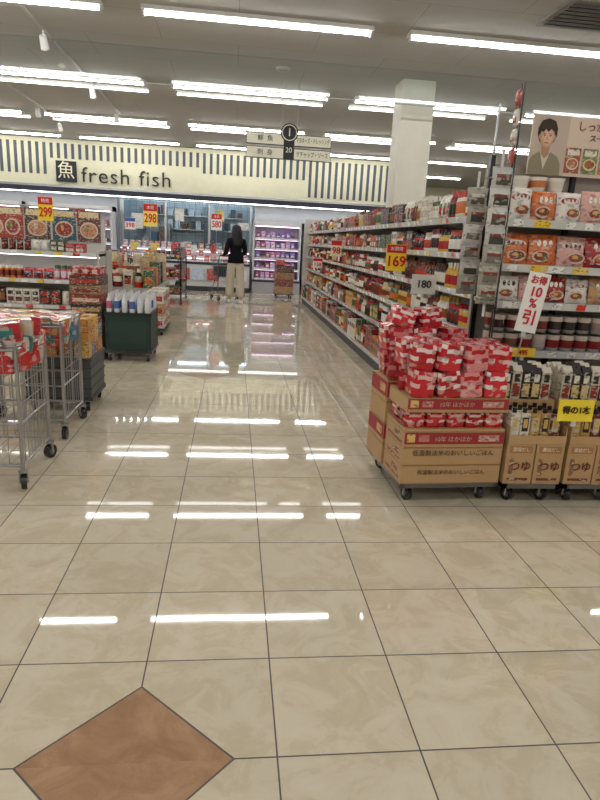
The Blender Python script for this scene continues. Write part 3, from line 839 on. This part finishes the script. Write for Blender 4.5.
# ------------------------------------------------------------ back: fresh fish counter
FY=17.0
mb=MB()
mb.box(-9,4.3,FY,FY+.12,2.45,CEIL,lin((228,224,194)),'paint')
mb.box(4.18,4.3,FY+.12,23,0,CEIL,lin((205,198,160)),'paint')
blue=lin((78,86,96))
x=-8.9
while x<4.2:
    if x<-4.75: z=2.72
    elif x<-.9: z=3.12
    elif x<1.9: z=2.98
    else: z=2.55
    mb.box(x,x+.07,FY-.02,FY,z,CEIL-.12,blue,'paint')
    x+=.175
mb.build('wall_fascia')
mb=MB()
mb.box(-9,4.3,FY-.35,FY+.12,2.28,2.45,lin((34,40,58)),'paint')
mb.box(-9,4.3,FY-.36,FY-.35,2.40,2.45,lin((150,150,150)),'metal')
mb.box(-9,4.2,FY-.30,FY-.20,2.26,2.28,(1,.98,.95,1),'strip')
mb.build('counter_canopy')
mb=MB(); mb.box(.55,4.18,FY+.2,FY+.3,0,2.45,lin((196,200,206)),'paint'); mb.box(-9,-3.1,FY+.2,FY+.3,0,2.45,lin((196,200,206)),'paint'); mb.build('wall_counter')
mb=MB(); mb.box(-4.56,-4.06,FY-.06,FY-.02,2.56,3.06,lin((22,26,34)),'paint'); lg=mb.build('fish_logo_sign')
text('魚',(-4.31,FY-.068,2.81),.44,'-y',(238,232,200),lg)
t=text('fresh fish',(-3.95,FY-.03,2.74),.53,'-y',(34,32,32),None,name='fresh_fish_lettering',ext=.02,align='LEFT',bold=-.004)
t.data.space_character=1.1
bpy.context.view_layer.update()
t.scale=(2.25/max(t.dimensions.x,.01),1,1)

mb=MB()
mb.box(-3.05,-2.95,FY+.3,FY+.4,0,2.45,lin((170,172,172)),'metal')
for x in (-1.85,-.68,.45): mb.box(x-.03,x+.03,FY+.3,FY+.36,.9,2.3,lin((175,177,178)),'metal')
mb.box(-3.0,.5,FY+.3,FY+.36,.85,.93,lin((175,177,178)),'metal')
mb.box(-3.0,.5,FY+.3,FY+.36,0,.85,lin((200,205,208)),'paint')
mb.box(-3.0,.5,FY+.325,FY+.335,.93,2.3,lin((255,255,255)),'glass')
for (x,z,w,h,c) in ((-2.75,1.5,.3,.4,(225,225,220)),(-1.6,1.75,.24,.34,(220,220,215)),(-.5,1.8,.22,.3,(225,210,110)),(.1,1.6,.3,.2,(220,220,220))):
    mb.box(x,x+w,FY+.318,FY+.322,z,z+h,lin(c),'print')
mb.build('window_1')
m,nt,out=newmat('kitchen_tile')
N=nt.nodes.new; L=nt.links.new
b=N('ShaderNodeBsdfPrincipled'); geo=N('ShaderNodeTexCoord'); mp=N('ShaderNodeMapping'); mp.inputs['Rotation'].default_value=(pi/2,0,0); br=N('ShaderNodeTexBrick'); br.offset=0
br.inputs['Scale'].default_value=1.0; br.inputs['Brick Width'].default_value=.2; br.inputs['Row Height'].default_value=.2; br.inputs['Mortar Size'].default_value=.008
br.inputs['Color1'].default_value=lin((200,212,220)); br.inputs['Color2'].default_value=lin((190,204,214)); br.inputs['Mortar'].default_value=lin((150,162,172))
L(geo.outputs['Object'],mp.inputs[0]); L(mp.outputs[0],br.inputs['Vector']); L(br.outputs[0],b.inputs['Base Color']); b.inputs['Roughness'].default_value=.3; L(b.outputs[0],out.inputs[0]); MATS['ktile']=m
mb=MB()
mb.box(-9,4.18,FY+.42,FY+.5,2.45,2.5,lin((190,200,205)),'paint')
mb.box(-3.2,.7,19.8,19.9,0,2.6,lin((165,195,215)),'ktile')
mb.box(-3.3,-3.2,FY+.5,19.9,0,2.6,lin((175,195,205)),'paint')
mb.box(.7,.8,FY+.5,19.9,0,2.6,lin((175,195,205)),'paint')
mb.box(-3.3,.8,FY+.5,19.9,2.6,2.65,lin((190,200,205)),'paint')
for y in (18.0,19.1):
    for x in (-2.4,-1.2,0):
        mb.box(x-.5,x+.5,y,y+.1,2.5,2.56,(.78,.9,1,1),'strip')
mb.build('wall_prep_room')
mb=MB()
st=lin((180,184,186))
mb.box(-2.9,.4,18.2,18.9,.84,.9,st,'metal')
for x in (-2.85,-1.3,.35):
    for y in (18.25,18.85): mb.rod((x,y,0),(x,y,.84),.02,st)
cols=[(230,230,235),(70,110,140),(190,195,200),(110,70,66),(60,80,96),(70,80,90),(140,150,160),(215,220,225)]
for i in range(14):
    x=-2.85+i*.232
    h=random.choice([.25,.4,.55,.7,.32])
    mb.box(x,x+random.uniform(.14,.21),18.3,18.7,.9,.9+h,lin(random.choice(cols)),'print' if i%2 else 'paint')
    if i%3==0: mb.rod((x+.08,18.5,.9+h),(x+.08,18.5,1.15+h),.012,st)
for zz in (1.55,1.95):
    mb.box(-2.9,.3,19.4,19.75,zz,zz+.03,st,'metal')
    for i in range(15): mb.box(-2.85+i*.21,-2.70+i*.21,19.45,19.7,zz+.03,zz+.03+random.uniform(.1,.3),lin(random.choice(cols+[(200,60,60),(80,120,170)])),'paint')
mb.box(-2.6,-1.9,19.0,19.35,0,1.7,lin((150,158,166)),'metal'); mb.box(-.9,-.3,18.95,19.35,0,1.85,lin((90,100,112)),'paint')
for i in range(10):
    x=-2.6+i*.3; mb.rod((x,18.2,2.3),(x,18.2,2.3-random.uniform(.15,.4)),.012,st)
mb.rod((-2.9,18.2,2.3),(.4,18.2,2.3),.012,st)
mb.build('prep_counter')

mb=MB()
mb.box(-3.0,.42,16.2,17.28,0,.12,lin((60,60,62)),'paint')
mb.add([(-3.0,16.2,.12),(.42,16.2,.12),(.42,16.15,.72),(-3.0,16.15,.72),(-3.0,17.28,.12),(.42,17.28,.12),(.42,17.28,.98),(-3.0,17.28,.98)],[(0,1,2,3),(1,5,6,2),(4,0,3,7),(5,4,7,6)],lin((208,212,214)),'paint')
mb.quad([(-3,16.25,.62),(.42,16.25,.62),(.42,17.28,.8),(-3,17.28,.8)],lin((225,230,232)),'paint')
mb.box(-3,.42,16.13,16.2,.68,.74,lin((40,44,60)),'paint')
for k in range(9):
    x=-2.9+k*.37; mb.box(x,x+.3,16.14,16.16,.28,.58,lin(random.choice([(225,200,230),(200,215,235),(240,240,240),(190,70,70)])),'print')
FC=[(210,90,80),(225,140,120),(180,60,60),(215,190,180),(120,130,140),(230,200,215),(90,120,160)]
for tier,(y0_,z0_) in enumerate(((16.3,.64),(16.56,.72),(16.82,.84),(17.0,1.02))):
    if tier>=2:
        mb.box(-3,.42,y0_-.02,y0_+.26,z0_-.03,z0_,lin((225,228,230)),'paint')
        mb.box(-3,.42,y0_-.01,y0_+.01,z0_-.042,z0_-.031,(1,.85,.98,1),'strip')
    for k in range(20):
        x=-2.96+k*.168; c=lin(random.choice(FC))
        mb.box(x,x+.14,y0_,y0_+.2,z0_,z0_+.04,lin((235,235,238)),'gloss')
        mb.box(x+.012,x+.128,y0_+.015,y0_+.185,z0_+.04,z0_+.055,c,'film')
        if tier==3 or random.random()<.4: mb.bag(x+.07,y0_+.12,z0_+.05,.13,.13,.04,c,lin((230,225,220)),'-y','film',lin(random.choice(FC)),lean=.2)
for k in range(6):
    x=-2.7+k*.52; mb.box(x,x+.16,16.8,16.805,.95,1.15,lin(random.choice([(235,235,230),(240,215,80),(195,50,50)])),'print'); mb.rod((x+.08,16.805,.84),(x+.08,16.805,.96),.006,lin((200,200,200)))
mb.box(-3,.42,16.18,16.22,.74,.86,lin((255,255,255)),'glass')
oc=mb.build('open_chilled_case')

def multideck(name,x0,x1,yf,ztop,glow,pal,shelves=4,base=.35):
    mb=MB()
    yb=yf+.8
    mb.box(x0,x1,yb-.05,yb,0,ztop,lin((215,208,222)),'paint')
    mb.box(x0,x0+.05,yf+.15,yb,0,ztop,lin((205,205,210)),'paint'); mb.box(x1-.05,x1,yf+.15,yb,0,ztop,lin((205,205,210)),'paint')
    mb.box(x0,x1,yf,yb,0,base,lin((180,180,188)),'paint'); mb.box(x0,x1,yf-.01,yf,base-.06,base,lin((60,60,80)),'paint')
    mb.box(x0,x1,yf+.2,yb,ztop-.12,ztop,lin((225,225,230)),'paint')
    mb.box(x0+.06,x1-.06,yf+.24,yf+.27,ztop-.14,ztop-.12,glow,'caselight')
    for i in range(shelves):
        z=base+.02+i*(ztop-base-.2)/shelves
        f=yf+.08+i*.05
        if i: 
            mb.box(x0+.05,x1-.05,f,yb-.05,z-.025,z,lin((225,225,228)),'paint')
            mb.box(x0+.06,x1-.06,f+.02,f+.035,z-.036,z-.026,glow,'caselight')
        mb.box(x0+.05,x1-.05,f-.012,f-.004,z-.03,z+.015,lin((235,235,235)),'gloss')
        x=x0+.08
        while x<x1-.16:
            c=lin(random.choice(pal))
            for r in range(3):
                mb.box(x,x+.12,f+.03+r*.17,f+.18+r*.17,z,z+.03+.025*r,lin((215,212,222)),'gloss')
                mb.box(x+.012,x+.108,f+.04+r*.17,f+.17+r*.17,z+.03+.025*r,z+.05+.025*r,c,'film')
            if random.random()<.85: mb.bag(x+.06,f+.12,z+.03,.115,random.uniform(.12,.18),.04,c,lin((225,215,225)),'-y','film',lin(random.choice(pal)),lean=.3)
            x+=.135
    return mb.build(name)
PK=(.96,.68,1.0,1)
MEAT=[(170,60,85),(185,90,120),(205,160,185),(140,40,60),(215,195,215),(80,70,120),(130,110,180),(100,90,160)]
multideck('refrigerated_display_case',.5,1.78,16.35,1.86,PK,MEAT,5)
multideck('refrigerated_display_case',1.85,4.1,16.35,1.86,PK,MEAT,5)
md=multideck('refrigerated_display_case',-5.2,-3.1,16.3,2.0,(.95,.97,1,1),MEAT+[(90,120,160),(220,160,90),(60,60,70)],4)
multideck('refrigerated_display_case',-8.2,-5.3,16.3,2.0,(.95,.97,1,1),MEAT+[(90,120,160),(220,160,90),(60,60,70)],4)
price_sign(-1.63,12.5,1.72,.27,.42,(250,225,110),(205,30,30),'298',(205,30,30),'本日',pole=.62,parent=dr)
price_sign(-.45,16.1,1.75,.27,.40,(245,245,240),(205,30,30),'580',(205,30,30),'本日',pole=.8,parent=oc)
price_sign(-2.6,16.1,1.6,.26,.28,(245,245,240),(60,90,160),'398',(205,30,30),pole=.8,parent=oc)
price_sign(-3.9,16.2,1.75,.4,.3,(245,240,235),(205,30,30),'980',(205,30,30),pole=.3,parent=md)

mb=MB(); SX,SY,SZ=.77,9.5,2.76
dk=lin((28,28,30)); iv=lin((240,236,214))
mb.rod((SX-.12,SY,2.98),(SX-.12,SY,CEIL),.004,lin((170,170,170)),'paint'); mb.rod((SX+.12,SY,2.98),(SX+.12,SY,CEIL),.004,lin((170,170,170)),'paint')
mb.box(SX-.075,SX+.075,SY-.02,SY+.02,2.53,2.94,dk,'paint')
mb.rod((SX,SY-.025,2.90),(SX,SY+.025,2.90),.13,dk,'paint',28)
mb.rod((SX,SY-.028,2.90),(SX,SY-.026,2.90),.112,lin((225,222,205)),'paint',28); mb.rod((SX,SY-.030,2.90),(SX,SY-.0285,2.90),.098,dk,'paint',28)
for z in (2.80,2.61):
    for (a,b_) in ((-.62,-.08),(.08,.62)):
        mb.box(SX+a-.008,SX+b_+.008,SY-.015,SY+.015,z-.08,z+.08,dk,'paint')
        mb.box(SX+a,SX+b_,SY-.02,SY+.02,z-.07,z+.07,iv,'paint')
sg=mb.build('aisle_sign')
text('1',(SX,SY-.033,2.90),.16,'-y',(235,232,220),sg)
text('20',(SX,SY-.024,2.66),.1,'-y',(235,232,220),sg)
text('鮮  魚',(SX-.35,SY-.024,2.80),.09,'-y',(40,40,40),sg); text('刺  身',(SX-.35,SY-.024,2.61),.09,'-y',(40,40,40),sg)
text('マヨネーズ・ドレッシング',(SX+.35,SY-.024,2.80),.08,'-y',(40,40,40),sg,xs=.52); text('ケチャップ・ソース',(SX+.35,SY-.024,2.61),.085,'-y',(40,40,40),sg,xs=.62)

# ------------------------------------------------------------ woman
def woman(x,y,ang):
    bm=bmesh.new(); sk=bm.verts.layers.skin.verify()
    def V(p,r,r2=None):
        v=bm.verts.new(p); v[sk].radius=(r,r2 or r); return v
    pel=V((0,0,.93),.135,.11); pel[sk].use_root=True
    wa=V((0,0,1.06),.125,.10); ch=V((0,0,1.22),.15,.115); uc=V((0,-.01,1.33),.12,.095); nk=V((0,0,1.405),.05); hb=V((0,.015,1.47),.062); hm=V((0,.015,1.54),.078,.088); ht=V((0,.01,1.59),.06)
    for a,b in ((pel,wa),(wa,ch),(ch,uc),(uc,nk),(nk,hb),(hb,hm),(hm,ht)): bm.edges.new((a,b))
    for s in (-1,1):
        sh=V((s*.165,-.01,1.315),.066); el=V((s*.215,.02,1.08),.055); mid=V((s*.20,.14,1.05),.048); wr=V((s*.175,.27,1.025),.036)
        for a,b in ((uc,sh),(sh,el),(el,mid),(mid,wr)): bm.edges.new((a,b))
        f=.10 if s<0 else -.08
        hp=V((s*.085,f*.1,.82),.11); kn=V((s*.095,f*.6+.02,.47),.10); an=V((s*.095,f,.11),.098)
        for a,b in ((pel,hp),(hp,kn),(kn,an)): bm.edges.new((a,b))
    me=bpy.data.meshes.new('b'); bm.to_mesh(me); bm.free()
    tmp=bpy.data.objects.new('tmp',me); scene.collection.objects.link(tmp)
    md=tmp.modifiers.new('s','SKIN'); md.use_smooth_shade=True
    sb=tmp.modifiers.new('ss','SUBSURF'); sb.levels=2; sb.render_levels=2
    bpy.context.view_layer.update()
    dg=bpy.context.evaluated_depsgraph_get()
    me2=bpy.data.meshes.new_from_object(tmp.evaluated_get(dg)); bpy.data.objects.remove(tmp)
    mb=MB()
    vs=[v.co.copy() for v in me2.vertices]
    BLK=lin((24,24,28)); PANT=lin((206,196,176)); SKN=lin((214,168,138)); WHT=lin((225,225,222))
    F=[];C=[]
    for p in me2.polygons:
        c=p.center; F.append(tuple(p.vertices))
        if c.z>1.405: C.append(SKN)
        elif c.z>.9: C.append(BLK)
        else: C.append(PANT)
    mb.add(vs,F,C,'matte',True)
    n=20;Vv=[]
    for (z,rx,ry) in ((1.05,.155,.125),(.95,.172,.14),(.86,.18,.15),(.86,.165,.135)):
        for k in range(n): t=2*pi*k/n; Vv.append((rx*math.cos(t),ry*math.sin(t),z))
    mb.add(Vv,[(i*n+k,i*n+(k+1)%n,(i+1)*n+(k+1)%n,(i+1)*n+k) for i in range(3) for k in range(n)],BLK,'matte',True)
    for s in (-1,1):
        f=.10 if s<0 else -.08
        mb.brick(s*.095,f+.055,.04,.095,.26,.08,WHT,WHT,k=.5,mat='paint')
        mb.rod((s*.095,f,.05),(s*.095,f,.12),.04,SKN,'matte',10)
    hair=lin((20,16,16))
    Vv=[];n=18;rings=[(1.655,.02,.02,.0),(1.645,.055,.06,.0),(1.615,.088,.098,-.003),(1.56,.104,.112,-.012),(1.50,.108,.10,-.03),(1.44,.112,.085,-.045),(1.36,.12,.07,-.065),(1.28,.115,.06,-.075),(1.22,.09,.045,-.078)]
    for (z,rx,ry,oy) in rings:
        for k in range(n):
            t=2*pi*k/n; yy=ry*math.sin(t)
            if z<1.60 and yy>0: yy=min(yy,.03 if z>1.45 else .0)
            Vv.append((rx*math.cos(t),yy+oy,z))
    Fh=[(i*n+k,(i+1)*n+k,(i+1)*n+(k+1)%n,i*n+(k+1)%n) for i in range(len(rings)-1) for k in range(n)]
    Fh.append(tuple(range(n)))
    mb.add(Vv,Fh,hair,'paint',True)
    for s in(-1,1):
        mb.brick(s*.03,.094,1.535,.022,.014,.012,lin((30,22,20)),lin((30,22,20)),k=.8,mat='paint')
        mb.brick(s*.03,.092,1.553,.028,.012,.005,hair,hair,k=.6,mat='matte')
        mb.brick(s*.078,.01,1.525,.02,.035,.05,SKN,SKN,k=.8,mat='matte')
    mb.brick(0,.105,1.515,.022,.03,.035,SKN,SKN,k=.9,mat='matte')
    mb.brick(0,.09,1.482,.042,.016,.013,lin((175,80,80)),lin((175,80,80)),k=.9,mat='matte')
    for s in (-1,1):
        hx=s*.165
        mb.brick(hx,.31,1.026,.075,.085,.028,SKN,SKN,k=.5,mat='matte')
        for i,L_ in enumerate((.9,1.0,.95,.78)):
            fx=hx+s*(-.028+i*.019)
            p0=Vector((fx,.345,1.026)); p1=Vector((fx,.345+.026*L_,1.014)); p2=Vector((fx,.345+.024*L_,.985)); p3=Vector((fx,.345+.002,.972))
            mb.rod(p0,p1,.0095,SKN,'matte',8,r2=.009); mb.rod(p1,p2,.009,SKN,'matte',8,r2=.0085); mb.rod(p2,p3,.0085,SKN,'matte',8,r2=.007)
        a=Vector((hx-s*.036,.30,1.02)); b2=Vector((hx-s*.05,.335,1.0)); c2=Vector((hx-s*.035,.355,.978))
        mb.rod(a,b2,.012,SKN,'matte',8,r2=.01); mb.rod(b2,c2,.01,SKN,'matte',8,r2=.008)
    o=mb.build('woman'); o.location=(x,y,0); o.rotation_euler=(0,0,ang)
def shopping_cart(x,y,ang):
    mb=MB(); c=lin((120,122,125))
    mb.rod((-.25,0,1.0),(.25,0,1.0),.014,lin((40,60,120)),'gloss',10)
    for s in(-1,1):
        mb.rod((s*.25,0,1.0),(s*.25,.1,.9),.01,c); mb.rod((s*.25,.1,.9),(s*.24,.16,.18),.012,c)
        mb.rod((s*.24,.16,.18),(s*.2,.75,.16),.012,c)
        for yy in (.16,.72): mb.caster(s*.22,yy,.045,.13)
        mb.rod((s*.22,.72,.16),(s*.21,.45,.5),.01,c)
    mb.rod((-.24,.16,.18),(.24,.16,.18),.01,c); mb.rod((-.2,.75,.16),(.2,.75,.16),.01,c)
    def ring(z,ya,yb,w): return [(-w,ya,z),(w,ya,z),(w,yb,z),(-w,yb,z)]
    T=ring(.88,.1,.78,.25); B=ring(.52,.18,.68,.19)
    for i in range(4):
        mb.rod(T[i],T[(i+1)%4],.008,c); mb.rod(B[i],B[(i+1)%4],.006,c)
        for k in range(9):
            a=Vector(T[i]).lerp(Vector(T[(i+1)%4]),k/9); b=Vector(B[i]).lerp(Vector(B[(i+1)%4]),k/9)
            mb.rod(a,b,.003,c,n=4,caps=False)
        for k in (1,2,3):
            mb.rod(Vector(T[i]).lerp(Vector(B[i]),k/4),Vector(T[(i+1)%4]).lerp(Vector(B[(i+1)%4]),k/4),.003,c,n=4,caps=False)
    for k in range(9): mb.rod((-.19+.38*k/8,.18,.52),(-.19+.38*k/8,.68,.52),.003,c,n=4,caps=False)
    mb.box(-.17,.17,.22,.64,.53,.535,lin((190,60,60)),'gloss')
    for (a) in ((-.2,-.19,.2,.66),(.19,.2,.2,.66),(-.2,.2,.2,.21),(-.2,.2,.65,.66)): mb.box(*a,.53,.74,lin((70,80,90)),'gloss')
    o=mb.build('shopping_cart'); o.location=(x,y,0); o.rotation_euler=(0,0,ang)
A=math.radians(18)
woman(0.05,13.36,A)
shopping_cart(0.05-math.sin(A)*.345,13.36+math.cos(A)*.345,A)

# ------------------------------------------------------------ world + camera
w=bpy.data.worlds.new('World'); scene.world=w; w.use_nodes=True
w.node_tree.nodes['Background'].inputs[0].default_value=(.5,.5,.5,1); w.node_tree.nodes['Background'].inputs[1].default_value=.05
cam=bpy.data.cameras.new('Camera'); co=bpy.data.objects.new('Camera',cam); scene.collection.objects.link(co)
cam.sensor_fit='VERTICAL'; cam.sensor_height=36; cam.lens=36*602/800; cam.clip_start=.05; cam.clip_end=200
ps,th,r=math.radians(6.84),math.radians(14.6),math.radians(3.1)
F=Vector((math.sin(ps)*math.cos(th),math.cos(ps)*math.cos(th),-math.sin(th)))
R0=Vector((math.cos(ps),-math.sin(ps),0)); U0=R0.cross(F)
Rr=R0*math.cos(r)+U0*math.sin(r); U=U0*math.cos(r)-R0*math.sin(r)
Mx=Matrix((( Rr.x,U.x,-F.x,0),(Rr.y,U.y,-F.y,0),(Rr.z,U.z,-F.z,1.35),(0,0,0,1)))
co.matrix_world=Mx
scene.camera=co
